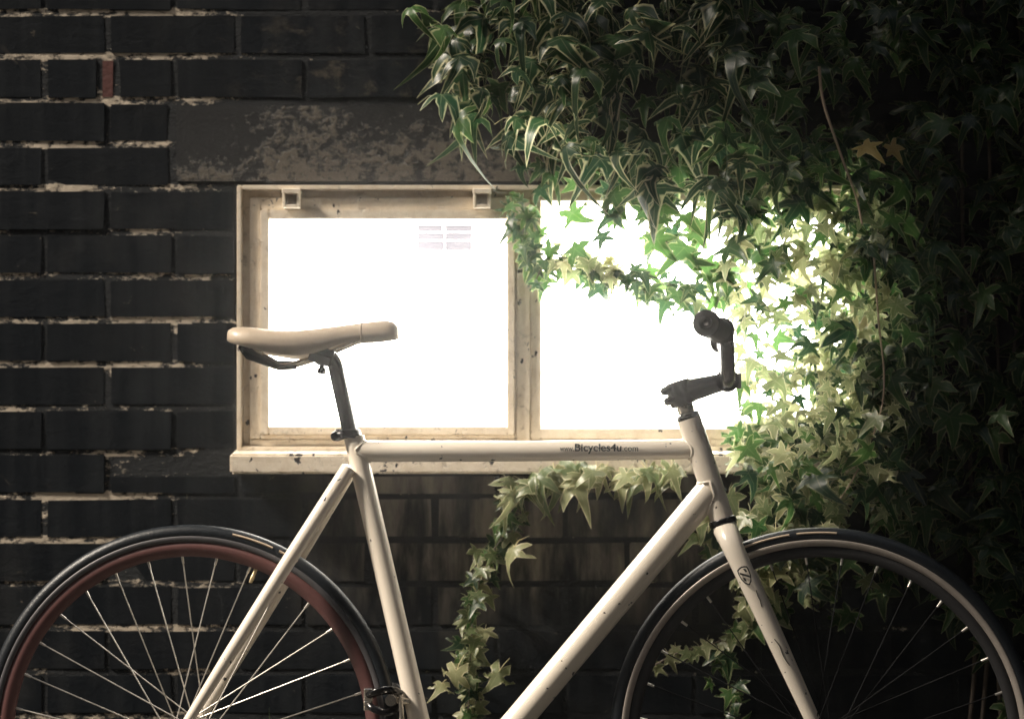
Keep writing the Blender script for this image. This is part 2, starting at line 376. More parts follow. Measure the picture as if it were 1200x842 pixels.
# ------------------------------------------------------------------ window
win = thing('window', 'brightly lit two light window with peeling cream frame in black wall', 'window', (X(600), 0.0, Z(553)))
def ring(mb, x0, x1, z0, z1, w, yf, yb, wb=None, wt=None, wr=None):
    wb = w if wb is None else wb; wt = w if wt is None else wt; wr = w if wr is None else wr
    mb.bbox(x0, x0 + w, yf, yb, z0, z1); mb.bbox(x1 - wr, x1, yf, yb, z0, z1)
    mb.bbox(x0 + w, x1 - wr, yf, yb, z1 - wt, z1); mb.bbox(x0 + w, x1 - wr, yf, yb, z0, z0 + wb)
px = DIST / FPX
wf = MB()
x0, x1, z0, z1 = X(278.5), X(1021.5), Z(528), Z(217.5)
ring(wf, x0, x1, z0, z1, 5.5 * px, -0.014, 0.12)                                   # thin outer lip
ring(wf, x0 + 5.5*px, x1 - 5.5*px, z0 + 5.5*px, z1 - 5.5*px, 8.5 * px, 0.010, 0.12)     # groove
xi0, xi1, zi0, zi1 = x0 + 14*px, x1 - 14*px, Z(516), z1 - 14*px
wf.bbox(X(605.5), X(621), -0.008, 0.12, zi0, zi1)                                       # mullion
wf.bbox(X(292.5), X(1007.5), -0.004, 0.12, Z(522.4), Z(514.2))                         # bottom rail
fr = wf.build('frame', M['wpaint'], None, bevel=0.0016, seg=2); put(fr, win)
sash = MB()
ring(sash, X(292.7), X(605.3), Z(513.8), Z(231.7), 13*px, -0.006, 0.10, wb=5*px, wt=14*px, wr=2*px)
ring(sash, X(305.9), X(603.1), Z(508.6), Z(246), 10*px, -0.014, 0.09, wb=9*px, wt=11*px, wr=8.5*px)
so_ = sash.build('sash', M['wpaint'], None, bevel=0.0018, seg=2); put(so_, win); so_['label'] = 'hinged left sash with stepped cream rails'
sr = MB()
ring(sr, X(621.3), X(1007), Z(514), Z(231.7), 12.5*px, -0.004, 0.09, wb=12*px, wt=4*px)
sr2 = sr.build('sash', M['wpaint'], None, bevel=0.0018, seg=2); put(sr2, win)
MB().bbox(X(313), X(597), 0.045, 0.052, Z(501), Z(255)).build('pane', M['pane'], so_)
MB().bbox(X(632), X(1000), 0.045, 0.052, Z(505), Z(234)).build('pane', M['pane'], sr2)
# putty lines round the glass, uneven
def putty(x0, x1, z0, z1, parent, seed):
    rnd = random.Random(seed); mb = MB()
    loop = []
    n = 60
    for k in range(n): loop.append((x0 + (x1-x0)*k/n, z0))
    for k in range(n): loop.append((x1, z0 + (z1-z0)*k/n))
    for k in range(n): loop.append((x1 - (x1-x0)*k/n, z1))
    for k in range(n): loop.append((x0, z1 - (z1-z0)*k/n))
    cx, cz = (x0+x1)/2, (z0+z1)/2; vv = []
    for (a, b) in loop:
        w = 0.004 + 0.0035 * mnoise.noise(Vector((a*38, b*38, seed))) + rnd.uniform(0, 0.0012)
        dx = w if abs(a-x0) < 1e-6 else (-w if abs(a-x1) < 1e-6 else 0); dz = w if abs(b-z0) < 1e-6 else (-w if abs(b-z1) < 1e-6 else 0)
        vv += [(a - dx*1.2, 0.020, b - dz*1.2), (a + dx, 0.0445, b + dz)]
    m = len(loop)
    mb.add(vv, [(2*k, 2*((k+1) % m), 2*((k+1) % m)+1, 2*k+1) for k in range(m)])
    o = mb.build('putty', M['wpaint'], parent); return o
putty(X(315.9), X(594.6), Z(499.6), Z(257), so_, 3); putty(X(633.8), X(994.5), Z(502), Z(235.7), sr2, 9)
for hx in (343, 565):
    h = MB(); a, b, c, d = X(hx - 10), X(hx + 10), Z(245), Z(222)
    ring(h, a, b, c, d, 3.4*px, -0.030, -0.006, wb=4*px, wt=4.5*px)
    h.bbox(a - 0.001, b + 0.001, -0.034, -0.0055, Z(228), Z(222.4))
    put(h.build('hinge', M['wpaint'], None, bevel=0.001), so_)
sl = MB()
sl.add([(X(274), -0.062, Z(553)), (X(1030), -0.062, Z(553)), (X(1030), -0.062, Z(530)), (X(274), -0.062, Z(530)),
        (X(274), 0.10, Z(553)), (X(1030), 0.10, Z(553)), (X(1030), 0.10, Z(521.5)), (X(274), 0.10, Z(521.5))],
       [(0, 1, 2, 3), (5, 4, 7, 6), (3, 2, 6, 7), (0, 4, 5, 1), (0, 3, 7, 4), (1, 5, 6, 2)], False)
o = sl.build('sill', M['wsill'], None, bevel=0.004, seg=2); put(o, win); o['label'] = 'projecting cream sill with peeling dirty paint'
# paper notice with slots taped inside the left pane, catch handle
nt = MB()
for k, (za, zb_) in enumerate(((262, 270), (271.2, 280), (281.2, 292))): nt.bbox(X(488), X(520) if k else X(518), 0.036, 0.0365, Z(zb_), Z(za)); nt.bbox(X(521), X(553), 0.036, 0.0365, Z(zb_), Z(za))
nt.build('paper_notice', M['paper'], so_)
hd = MB(); c = P(562, 343, 0.036); hd.lathe(c, Vector((0, 1, 0)), Vector((1, 0, 0)), Vector((0, 0, 1)), [(0.0105, -.002), (0.0075, -.002), (0.0075, .004), (0.0105, .004)], 24)
hd.build('catch', M['paper'], so_)

# ------------------------------------------------------------------ bicycle
bike = thing('bicycle', 'white framed single speed bicycle with red rear rim leaning by window', 'bicycle', (B(515, 900).x, B(515, 1000).y, 0))
def part(name, mb, mat, parent=None, bevel=0, seg=1):
    o = mb.build(name, mat, None, bevel=bevel, seg=seg); put(o, parent or bike); return o
def rmm(pxl): return pxl / 732.0
f = MB()
bbp = B(515, 948); stt = B(415, 512); htt, htb = B(807.5, 491), B(846.5, 609)
f.tube([stt, B(420, 535), bbp], [rmm(12.2), rmm(12.2), rmm(12.5)], 24)
f.tube([B(421, 528.5), B(620, 528.2), B(816, 526)], [rmm(12.6), rmm(12), rmm(11.5)], 24)
f.tube([htt, htb], rmm(14), 28)
f.tube([B(832, 574), B(608, 842), bbp], rmm(16.3), 24)
f.tube([bbp - BN*0.035, bbp + BN*0.035], 0.021, 24)
raxle, faxle = B(222, 861), B(964, 868)
for s_ in (-1, 1):
    top = B(410, 548, s_ * 0.014); dro = raxle + BN * (s_ * 0.066) - BF * 0.004 * (1) + BU * 0.006
    f.tube([top, top.lerp(dro, 0.35) + BN * s_ * 0.012, top.lerp(dro, 0.7) + BN * s_ * 0.008, dro], [rmm(9), rmm(8.5), rmm(7.5), rmm(5.5)], 16)
    f.tube([bbp + BN * s_ * 0.026, bbp.lerp(raxle, 0.3) + BN * s_ * 0.038, raxle + BN * s_ * 0.066], [0.011, 0.011, 0.007], 14)
f.tube([B(366, 618, -0.022), B(366, 618, 0.022)], rmm(6), 12)
frame = part('frame', f, M['white'])
def weld(a0, a1, ra, b0, b1, rb, parent):
    # bead where tube a runs into tube b
    da = (a1 - a0).normalized(); db = (b1 - b0).normalized(); u = da.orthogonal().normalized(); v = da.cross(u); pts = []
    for k in range(33):
        w = 2 * math.pi * k / 32; p = a0 + (u * math.cos(w) + v * math.sin(w)) * ra
        m_ = (p - b0) - db * (p - b0).dot(db); n_ = da - db * da.dot(db)
        A_, B2, C_ = n_.dot(n_), 2 * m_.dot(n_), m_.dot(m_) - rb * rb; D_ = B2 * B2 - 4 * A_ * C_
        t_ = (-B2 - math.sqrt(max(D_, 0))) / (2 * A_); pts.append(p + da * t_)
    part('weld_bead', MB().tube(pts, [0.0022 + 0.0004 * math.sin(k * 2.4) for k in range(33)], 8, caps=False), M['white'], parent)
weld(B(620, 528.2), B(816, 526), rmm(11.55), htb, htt, rmm(14), frame)
weld(B(620, 528.2), B(421, 528.5), rmm(12.5), B(420, 535), bbp, rmm(12.2), frame)
weld(B(608, 842), B(832, 574), rmm(16.3), htb, htt, rmm(14), frame)
# weld collars of the head tube and the lugs
hb = MB(); ax = (htt - htb).normalized(); e1 = (BF - ax * BF.dot(ax)).normalized()
def ringpart(c, ax_, r, h, mat, name, parent, r_in=0.004):
    e1_ = (BF - ax_ * BF.dot(ax_)).normalized(); e2_ = ax_.cross(e1_); mb = MB()
    b = min(h * 0.3, r * 0.2)
    mb.lathe(c, ax_, e1_, e2_, [(r_in, -h), (r - b, -h), (r, -h + b), (r, h - b), (r - b, h), (r_in, h)], 32)
    return part(name, mb, mat, parent)
ringpart(htb - ax * 0.003, ax, 0.0222, 0.0055, M['black'], 'headset_cup', bike)
ringpart(htt + ax * 0.004, ax, 0.0185, 0.0055, M['black'], 'headset_cup', bike)
ringpart(htt + ax * 0.020, ax, 0.0135, 0.011, M['steel'], 'steerer_spacer', bike)
# printed lettering along the top tube
def lettering(txt, pxa, pxb, pyc, h_px, parent, bold=0.0):
    cu = bpy.data.curves.new('lettering', 'FONT'); cu.body = txt; cu.size = 1.0; cu.align_x = 'LEFT'; cu.offset = bold
    ob = bpy.data.objects.new('lettering_tmp', cu); COL.objects.link(ob)
    me = bpy.data.meshes.new_from_object(ob.evaluated_get(bpy.context.evaluated_depsgraph_get())); bpy.data.objects.remove(ob)
    xs = [v.co.x for v in me.vertices]; w = max(xs) - min(xs); x_0 = min(xs)
    a, b = B(pxa, pyc), B(pxb, pyc); L = (b - a).length; hs_ = rmm(h_px) / 0.7
    r = rmm(12.3) + 0.0009
    cen = B((pxa + pxb) / 2, 528.1)
    bm = bmesh.new(); bm.from_mesh(me)
    bmesh.ops.subdivide_edges(bm, edges=[e for e in bm.edges if e.calc_length() > 0.15], cuts=2)
    bm.to_mesh(me); bm.free()
    for v in me.vertices:
        u = (v.co.x - x_0) / w - 0.5; hgt = v.co.y * hs_ + rmm(528.1 - pyc)
        ang = hgt / r
        q = cen + BF * (u * L) - BN * (r * math.cos(ang)) + BU * (r * math.sin(ang)); v.co = q
    o = link('lettering', me, M['ink']); put(o, parent); return o
lettering('Bicycles4u', 674.0, 728.5, 528.5, 9.2, frame, 0.02)
lettering('www.', 656.5, 673.0, 528.5, 6.5, frame, 0.012)
lettering('.com', 729.5, 748.0, 528.5, 7.0, frame, 0.012)
# seat clamp, post, saddle
sax = (B(405, 500) - bbp).normalized()
mb = MB(); c = B(408.5, 508)
mb.lathe(c, sax, BF, BN, [(0.0125, -.0075), (0.0195, -.0075), (0.0205, -.005), (0.0205, .005), (0.0195, .0075), (0.0125, .0075)], 28)
mb.tube([B(403, 509.5, -0.014), B(396.5, 510.5, -0.010), B(391.5, 511.5, -0.004)], [rmm(5.5), rmm(6.5), rmm(5)], 14)
mb.tube([B(394.5, 511, -0.019), B(394.5, 511, 0.014)], rmm(4.6), 14)
part('seat_clamp', mb, M['black'])
mb = MB(); mb.tube(smooth_path([B(381, 420), B(387, 419.5), B(392.5, 427), B(396.5, 445), B(411, 511)], 6), [rmm(9.0)] * 25, 20)
part('seatpost', mb, M['black'])
st = [(270, 391, 397, .030), (272, 387, 401, .046), (277, 384.6, 404, .058), (286, 383.8, 407, .066), (300, 384.8, 410.5, .069), (316, 386.6, 414.5, .067), (335, 387.7, 418, .061), (352, 387.2, 419, .053),
      (372, 385.2, 415.6, .043), (390, 383, 409, .034), (405, 381, 403.5, .0285), (425, 378.4, 400.8, .024), (442, 376.2, 400, .0215), (454, 375.6, 398.5, .0200), (461, 377.4, 397.5, .0175), (465.5, 381.5, 396.8, .0125), (467, 386, 395.5, .006)]
sm = MB(); n = 18; vv = []
for (sx, tp, bt, hw) in st:
    a = B(sx, tp); b = B(sx, bt); hgt = (a - b)
    for k in range(n + 1):
        th = math.pi * k / n; cs, sn = math.cos(th), math.sin(th)
        yy = math.copysign(abs(cs) ** 0.62, cs) * hw; zz = sn ** 0.55 if sn > 0 else 0
        vv.append(b + hgt * zz + BN * yy)
    for k in range(1, 6): vv.append(b + hgt * (0.10 + 0.25 * math.sin(math.pi * k / 6)) + BN * (-hw * 0.9 + 1.8 * hw * k / 6))
m = n + 6
sm.add(vv, [(i*m+k, i*m+(k+1) % m, (i+1)*m+(k+1) % m, (i+1)*m+k) for i in range(len(st)-1) for k in range(m)])
sm.add(vv[:m], [tuple(reversed(range(m)))]); sm.add(vv[-m:], [tuple(range(m))])
saddle = part('saddle', sm, M['saddle'])
for i_ in (11,):
    ctr = sum((vv[i_*m + q] for q in range(n + 1)), Vector()) / (n + 1)
    part('seam', MB().tube([vv[i_*m + q] + (vv[i_*m + q] - ctr) * 0.004 for q in range(n + 1)], 0.0009, 6), M['saddleseam'], saddle)
for s_ in (-1, 1):
    mb = MB(); mb.tube(smooth_path([B(298, 408, s_*0.032), B(312, 421, s_*0.028), B(330, 429, s_*0.022), B(350, 425.5, s_*0.022), B(372, 418.5, s_*0.022), B(398, 408, s_*0.018), B(418, 400, s_*0.010)], 5), rmm(2.7), 10)
    part('rail', mb, M['steel'], saddle)
mb = MB()
mb.tube([B(288, 408, -0.05), B(296, 416.5, -0.035), B(330, 431, -0.024), B(350, 431, -0.02)], [rmm(3.5), rmm(6.5), rmm(4), rmm(2.5)], 12)
mb.tube([B(288, 408, 0.05), B(296, 414.5, 0.035), B(322, 425, 0.024), B(340, 424, 0.02)], [rmm(3.5), rmm(6), rmm(4), rmm(2.5)], 12)
part('saddle_bumper', mb, M['black'], saddle)
mb = MB(); rot = Matrix.Rotation(R(18), 3, 'Y')
mb.box(B(376, 420.5), (0.036, 0.056, 0.015), rot); mb.box(B(380, 411.5), (0.036, 0.054, 0.012), rot)
mb.tube([B(378, 408), B(377, 437)], rmm(3.0), 10); mb.tube([B(377.2, 431), B(376.6, 438)], rmm(5.2), 8)
mb.tube([B(378, 421, -0.026), B(378, 421, 0.026)], rmm(8), 16)
part('saddle_clamp', mb, M['black'], None, 0.0012)
# stem and bar
STEER = Matrix.Rotation(R(-4), 3, ax)
mb = MB()
mb.tube([htt + ax * 0.024, htt + ax * 0.027, htt + ax * 0.060, htt + ax * 0.063], [0.0195, 0.0215, 0.0215, 0.0195], 24)
cs = htt + ax * 0.044; cb = B(852, 446)
mb.tube([cs, cs.lerp(cb, 0.35), cs.lerp(cb, 0.8), cb], [0.019, 0.0175, 0.0145, 0.0155], 18)
mb.tube([cb - BN*0.023, cb + BN*0.023], 0.0185, 24)
for dz in (-0.007, 0.010): mb.tube([cs + ax * dz - e1 * 0.010 - BN * 0.012, cs + ax * dz - e1 * 0.0265 - BN * 0.009], 0.0068, 12)
stem = part('stem', mb, M['black'], None, 0)
mb = MB()
for dz in (-0.007, 0.010): mb.tube([cs + ax * dz - e1 * 0.025 - BN * 0.0092, cs + ax * dz - e1 * 0.0295 - BN * 0.0088], 0.0048, 10)
mb.box(cb + BF*0.017, (0.007, 0.045, 0.024))
part('clamp_bolt', mb, M['steel'], stem, 0)
stem_l = cb
near = P(828.5, 379, -0.640); far_ = cb + BN * 0.262 + Vector((-0.014, 0, 0.102))
nb = [cb, cb - BN*0.045, cb - BN*0.075 + Vector((-0.001, 0, 0.012)), cb - BN*0.115 + Vector((-0.004, 0, 0.052)), cb - BN*0.14 + Vector((-0.009, 0, 0.068)), near]
fb = [cb, cb + BN*0.045, cb + BN*0.075 + Vector((0.002, 0, 0.012)), cb + BN*0.115 + Vector((0.002, 0, 0.052)), cb + BN*0.14 + Vector((-0.002, 0, 0.068)), far_]
pth = smooth_path(list(reversed(fb))[:-1] + nb, 6)
mb = MB(); mb.tube(pth, 0.0115, 18); bar = part('handlebar', mb, M['black'])
def grip(a, b):
    d = (b - a).normalized(); L = (b - a).length; mb = MB(); pts, rr = [], []
    for k in range(25):
        t = k / 24; pts.append(a + d * L * t); rr.append(0.0155 + (0.0012 if k % 2 else 0) + (0.0035 if k < 2 else 0))
    pts += [b + d * 0.001, b + d * 0.007, b + d * 0.009]; rr += [0.0205, 0.0205, 0.0185]
    mb.tube(pts, rr, 24); return part('grip', mb, M['blackdull'], bar)
grip(nb[4].lerp(near, 0.10), near); grip(fb[4].lerp(far_, 0.10), far_)
d_ = (near - nb[4]).normalized(); ringpart(near + d_ * 0.0095, d_, 0.0105, 0.0025, M['black'], 'bar_plug', bar, 0.0005)
# fork
STEERF = Matrix.Rotation(R(-3.5), 3, ax)
def sp(p): return htb + STEERF @ (p - htb)
mb = MB(); crown = htb - ax * 0.018
mb.tube([htb - ax * 0.008, htb - ax * 0.03], 0.0185, 24)
fa = sp(faxle); FNn = STEERF @ BN; FFn = STEERF @ BF
for s_ in (-1, 1):
    p0 = htb - ax * 0.016 + FNn * s_ * 0.010; p1 = htb - ax * 0.045 + FNn * s_ * 0.036 + FFn * 0.004
    p4 = fa + FNn * s_ * 0.050; p2 = p1.lerp(p4, 0.3) + FNn * s_ * 0.006 ; p3 = p1.lerp(p4, 0.7) + FNn * s_ * 0.003
    mb.tube(smooth_path([p0, p1, p2, p3, p4], 6), [0.0195 - 0.0105 * (k / 24) for k in range(25)], 18, flat=0.78)
fork = part('fork', mb, M['white'])
# shield emblem on the near blade
mb = MB(); p1 = htb - ax * 0.045 + FNn * -0.036 + FFn * 0.004; p4 = fa - FNn * 0.050
ec = p1.lerp(p4, 0.135) - FNn * 0.0215; du = (p1 - p4).normalized(); dr = FNn.cross(du) ; dr = -dr if dr.x < 0 else dr
def em(u, v): return ec + dr * u + du * v - FNn * (0.0 - 0.022 * 0 + (-(u*u) / 0.036))
shield = [(0, -.0175), (.0055, -.0125), (.0085, -.004), (.0092, .006), (.0085, .0115), (.0045, .0135), (0, .0145)]
shield = shield + [(-u, v) for u, v in reversed(shield[1:-1])]
k = len(shield); vv = [em(u, v) for u, v in shield] + [em(u*.80, v*.84) for u, v in shield]
mb.add(vv, [(i, (i+1) % k, k+(i+1) % k, k+i) for i in range(k)], False)
mb.add([em(-.0066, .0035), em(-.0064, .0075), em(.0062, -.0035), em(.0062, -.0075)], [(0, 1, 2, 3)], False)
mb.add([em(.001, .010), em(.0045, .009), em(.0055, .004), em(.003, .003)], [(0, 1, 2, 3)], False)
mb.add([em(-.0048, -.002), em(-.0015, -.004), em(-.0015, -.0105), em(-.004, -.008)], [(0, 1, 2, 3)], False)
part('emblem', mb, M['ink'], fork)
for (ts, us) in (((.22, .25, .27, .30), (.006, .0045, .005, .003)), ((.46, .50, .55, .60), (.000, .003, .002, .0045))):
    q_ = [p1.lerp(p4, t_) - FNn * (0.0188 - 0.0075 * t_) + dr * u_ for t_, u_ in zip(ts, us)]
    part('scratch', MB().tube(smooth_path(q_, 4), 0.0007, 6), M['ink'], fork)
# wheels
def wheel(c, nrm, fwd, rimc, trackc, spokec, depth_in, tr0, tr1, label, phase, cross, spoke_r, tilt=0.0):
    upv = nrm.cross(fwd).normalized()
    if upv.z < 0: upv = -upv
    w = thing_part('wheel', c); w['label'] = label
    Rr = 0.336; seg = 128
    mb = MB(); prof = [(0.3235 + 0.0128 * math.sin(a), 0.0125 * math.cos(a)) for a in [R(-60 + 300 * k / 15) for k in range(16)]]
    mb.lathe(c, nrm, fwd, upv, prof, seg); ty = part('tyre', mb, M['tyre'], w)
    lb = MB()
    for (a0, a1) in tyre_marks[label]:
        lb.lathe(c, nrm, fwd, upv, [(0.3295, -0.0118), (0.3265, -0.0128), (0.3262, -0.0131), (0.3298, -0.0121)], 20, R(a0), R(a1))
    part('tyre_print', lb, M['tan'], ty)
    mb = MB(); mb.lathe(c, nrm, fwd, upv, [(tr1, -.0112), (tr1, .0112), (tr1 - 0.002, .0125), (tr0, .0118 - tilt), (tr0, -.0118 + tilt), (tr1 - 0.002, -.0125)], seg)
    tk = part('brake_track', mb, trackc, w)
    mb = MB(); mb.lathe(c, nrm, fwd, upv, [(tr0 + 0.0015, -.0108 + tilt), (tr0 + 0.0015, .0108 - tilt), ((tr0 + depth_in)/2, .0100 - tilt), (depth_in, .0052), (depth_in - .001, 0), (depth_in, -.0052), ((tr0 + depth_in)/2, -.0100 + tilt)], seg)
    part('rim', mb, rimc, w)
    mb = MB(); mb.tube([c - nrm*0.052, c - nrm*0.036, c - nrm*0.0355, c - nrm*.031, c - nrm*.0305, c + nrm*.0305, c + nrm*.031, c + nrm*.0355, c + nrm*.036, c + nrm*0.052], [.007, .009, .024, .024, .014, .014, .024, .024, .009, .007], 24)
    mb.tube([c - nrm*0.072, c + nrm*0.072], 0.005, 12); part('hub', mb, M['steel'], w)
    for k in range(32):
        a = R(phase) + 2 * math.pi * k / 32; s_ = -1 if k % 2 else 1
        lead = 1 if (k // 2) % 2 else -1
        ha = a + lead * 2 * math.pi * cross / 16 * 0.97
        d1 = fwd * math.cos(a) + upv * math.sin(a); d2 = fwd * math.cos(ha) + upv * math.sin(ha)
        p_r = c + d1 * (depth_in - 0.001); p_h = c + d2 * 0.0215 + nrm * s_ * 0.033
        part('spoke', MB().tube([p_h, p_r], spoke_r, 6), spokec, w)
        nd = (p_h - p_r).normalized(); part('nipple', MB().tube([p_r - nd * 0.002, p_r + nd * 0.011], [0.0023, 0.0019], 8), M['spoke'], w)
    return w
def thing_part(name, c):
    o = bpy.data.objects.new(name, None); COL.objects.link(o); o.location = c; o.empty_display_size = 0.05; put(o, bike); return o
tyre_marks = {'rear wheel with dull red deep rim': [(58, 64), (66, 78)], 'front wheel with black rim and pale brake track': [(86, 97), (99, 112)]}
rw = wheel(raxle, BN, BF, M['redrim'], M['track'], M['spoke'], 0.2860, 0.3090, 0.3185, 'rear wheel with dull red deep rim', 3.0, 3, 0.00115)
fw = wheel(fa, FNn, FFn, M['blackdull'], M['ftrack'], M['bspoke'], 0.290, 0.3068, 0.3175, 'front wheel with black rim and pale brake track', 5.0, 2, 0.0010, 0.0042)
mb = MB(); a = R(68.5); d1 = BF * math.cos(a) + BU * math.sin(a); mb.tube([raxle + d1*0.288, raxle + d1*0.274, raxle + d1*0.272, raxle + d1*0.262], [.0030, .0030, .0038, .0030], 10); part('valve', mb, M['brass'], rw)
# rear brake caliper behind the seat tube
mb = MB()
def arm(pts, r): mb.tube(smooth_path(pts, 5), r, 10, flat=0.6)
for s_ in (-1, 1):
    arm([B(470, 812, s_*0.012), B(460, 806, s_*0.034), B(445, 808, s_*0.040), B(433, 814, s_*0.026)], 0.0075)
    arm([B(472, 826, s_*0.012), B(456, 832, s_*0.034), B(440, 827, s_*0.036), B(433, 820, s_*0.024)], 0.0060)
brake = part('brake', mb, M['black'])
mb = MB(); mb.box(B(434, 812, -0.024), (0.014, 0.016, 0.022)); mb.box(B(433, 824, -0.024), (0.012, 0.016, 0.016)); mb.tube([B(462, 817, -0.03), B(484, 821, -0.008)], 0.006, 10); mb.tube([B(472, 812, -0.03), B(473, 842, -0.024)], 0.0042, 8)
mb.tube([B(462, 817, -0.052), B(462, 817, 0.052)], 0.009, 14)
part('brake_pad', mb, M['steel'], brake, 0.002)
# cranks, chainring, chain (below the picture)
mb = MB(); cc = bbp - BN*0.045
mb.lathe(cc, BN, BF, BU, [(0.093, -.0015), (0.096, 0), (0.093, .0015), (0.074, .0015), (0.074, -.0015)], 64)
for k in range(5):
    a = 2*math.pi*k/5; mb.tube([cc, cc + (BF*math.cos(a) + BU*math.sin(a))*0.078], [0.011, 0.007], 8, flat=0.4)
chain = part('chainring', mb, M['black'])
mb = MB()
for s_, dd in ((-1, BF), (1, -BF)):
    q = bbp + BN * s_ * 0.058; mb.tube([q, q + dd * 0.17], [0.014, 0.010], 12, flat=0.6); e = q + dd * 0.17
    mb.tube([e, e + BN * s_ * 0.09], 0.006, 10); mb.box(e + BN * s_ * 0.055, (0.075, 0.055, 0.014))
mb.tube([bbp - BN*0.06, bbp + BN*0.06], 0.009, 12); part('crank', mb, M['black'], None, 0)
mb = MB(); q = raxle - BN*0.045
mb.tube([q + BU*0.033, cc + BU*0.095], 0.004, 8); mb.tube([q - BU*0.033, cc - BU*0.095], 0.004, 8); part('chain', mb, M['steel'])

# ------------------------------------------------------------------ ivy
def leaf_mesh(seed, narrow, curl, sickle=0.15):
    rnd = random.Random(seed)
    O = Vector((0.10, 0)); j = lambda s_: rnd.uniform(-s_, s_)
    T = {2: Vector((-0.20 + j(.06), 0.40 + j(.05))), 1: Vector((0.34 + j(.07), 0.60 + j(.06))), 0: Vector((1.0, j(.06))), -1: Vector((0.34 + j(.07), -0.60 + j(.06))), -2: Vector((-0.20 + j(.06), -0.40 + j(.05)))}
    n_ = 1 - narrow
    S = {(2, 1): Vector((0.10 + j(.03), 0.16 + 0.14 * n_)), (1, 0): Vector((0.36 + j(.03), 0.12 + 0.14 * n_)), (0, -1): Vector((0.36 + j(.03), -0.12 - 0.14 * n_)), (-1, -2): Vector((0.10 + j(.03), -0.16 - 0.14 * n_))}
    base = Vector((-0.02, 0)); vv = []; mg = []; idx = {}
    def V(p, m_, key=None):
        if key is not None and key in idx: return idx[key]
        vv.append((p.x, p.y)); mg.append(m_); i = len(vv) - 1
        if key is not None: idx[key] = i
        return i
    ff = []; o_ = V(O, 0.0, 'O')
    order = [2, 1, 0, -1, -2]
    for q, l in enumerate(order):
        sp_ = V(S[(order[q-1], l)], 1.0, ('S', q-1)) if q else V(base + Vector((0.0, 0.004)), 1.0, 'base')
        sn_ = V(S[(l, order[q+1])], 1.0, ('S', q)) if q < 4 else V(base + Vector((0, 0.004)), 1.0, 'base')
        t = T[l]; ax_ = t - O; pr = Vector((-ax_.y, ax_.x)).normalized()
        segs = 3 if abs(l) < 2 else 2
        fr_ = [(0.42, .80), (0.62, .62), (0.82, .34)] if segs == 3 else [(0.5, .75), (0.78, .42)]
        wd = (0.13 + 0.07 * n_) * (1.0 if abs(l) < 2 else 0.75)
        ve, lf, rt = [], [], []
        side = 1
        for (a, w_) in fr_:
            c_ = O + ax_ * a; ve.append(V(c_, 0.0)); lf.append(V(c_ + pr * wd * w_ * 1.05, 1.0)); rt.append(V(c_ - pr * wd * w_ * 1.05, 1.0))
        ti = V(t, 1.0)
        # lf is counter-clockwise side (towards previous lobe q-1), rt towards next
        ff += [(o_, sp_, ve[0]), (sp_, lf[0], ve[0]), (o_, ve[0], sn_), (sn_, ve[0], rt[0])]
        for k in range(segs - 1): ff += [(ve[k], lf[k], lf[k+1], ve[k+1]), (ve[k], ve[k+1], rt[k+1], rt[k])]
        ff += [(ve[-1], lf[-1], ti), (ve[-1], ti, rt[-1])]
    sk = [rnd.uniform(-1, 1) for _ in range(5)]
    nbl = len(vv)
    cup = rnd.uniform(0.05, 0.16); tw = j(0.5); wav = rnd.uniform(0, 6)
    co = []
    for (u, v), m_ in zip(vv, mg):
        r2 = (u - 0.1) ** 2 + v * v
        z = -curl * r2 * (0.85 + 0.3 * math.sin(wav + 3 * math.atan2(v, u - 0.1))) + (cup * 0.5 * m_ if m_ else 0) * 0.6 + 0.05 * math.sin(4 * u + wav) + tw * u * v * 0.5
        sh = 1 - 0.20 * curl * r2            # lobes that curl reach less far
        th_ = math.atan2(v, u - 0.1); lob = round(th_ / 0.9)
        an = sk[lob % 5] * math.sqrt(r2) * sickle * 2.0      # lobes bend sideways, each its own way
        z -= curl * 0.45 * r2 * abs(sk[(lob + 2) % 5])
        u2, v2 = 0.1 + (u - 0.1) * math.cos(an) - v * math.sin(an), (u - 0.1) * math.sin(an) + v * math.cos(an)
        co.append(Vector((v2 * sh, u2 * sh, z)))
    bx_ = rnd.uniform(-0.12, 0.12); b0 = len(co)          # leaf stalk running back to the runner
    for (yy, zz_, xo) in ((0.03, 0.0, 0.0), (-0.22, -0.06, bx_ * 0.5), (-0.48, -0.30, bx_)):
        co += [Vector((xo - 0.011, yy, zz_)), Vector((xo + 0.011, yy, zz_)), Vector((xo, yy, zz_ - 0.02))]; mg += [0.9] * 3
    for q in range(2):
        for e in range(3): ff.append((b0 + q*3 + e, b0 + q*3 + (e+1) % 3, b0 + q*3 + 3 + (e+1) % 3, b0 + q*3 + 3 + e))
    return co, ff, mg
def leaf_data(co, ff, mg, name):
    me = bpy.data.meshes.new(name); me.from_pydata(co, [], ff)
    at = me.attributes.new('margin', 'FLOAT', 'POINT'); at.data.foreach_set('value', mg)
    at2 = me.attributes.new('rnd', 'FLOAT', 'POINT'); at2.data.foreach_set('value', [0.0] * len(co))
    me.polygons.foreach_set('use_smooth', [True] * len(ff)); return me
KINDS = {'flat': [leaf_mesh(s_, 0.35, 0.18) for s_ in range(10)], 'droop': [leaf_mesh(120 + s_, 0.55, 0.85, 0.4) for s_ in range(10)], 'curl': [leaf_mesh(240 + s_, 0.95, 1.35, 0.75) for s_ in range(10)]}
MESH = {}
def mesh_for(kind, v, mat):
    k = (kind, v, mat)
    if k not in MESH:
        MESH[k] = leaf_data(*KINDS[kind][v], 'leaf'); MESH[k].materials.append(M[mat])
    return MESH[k]
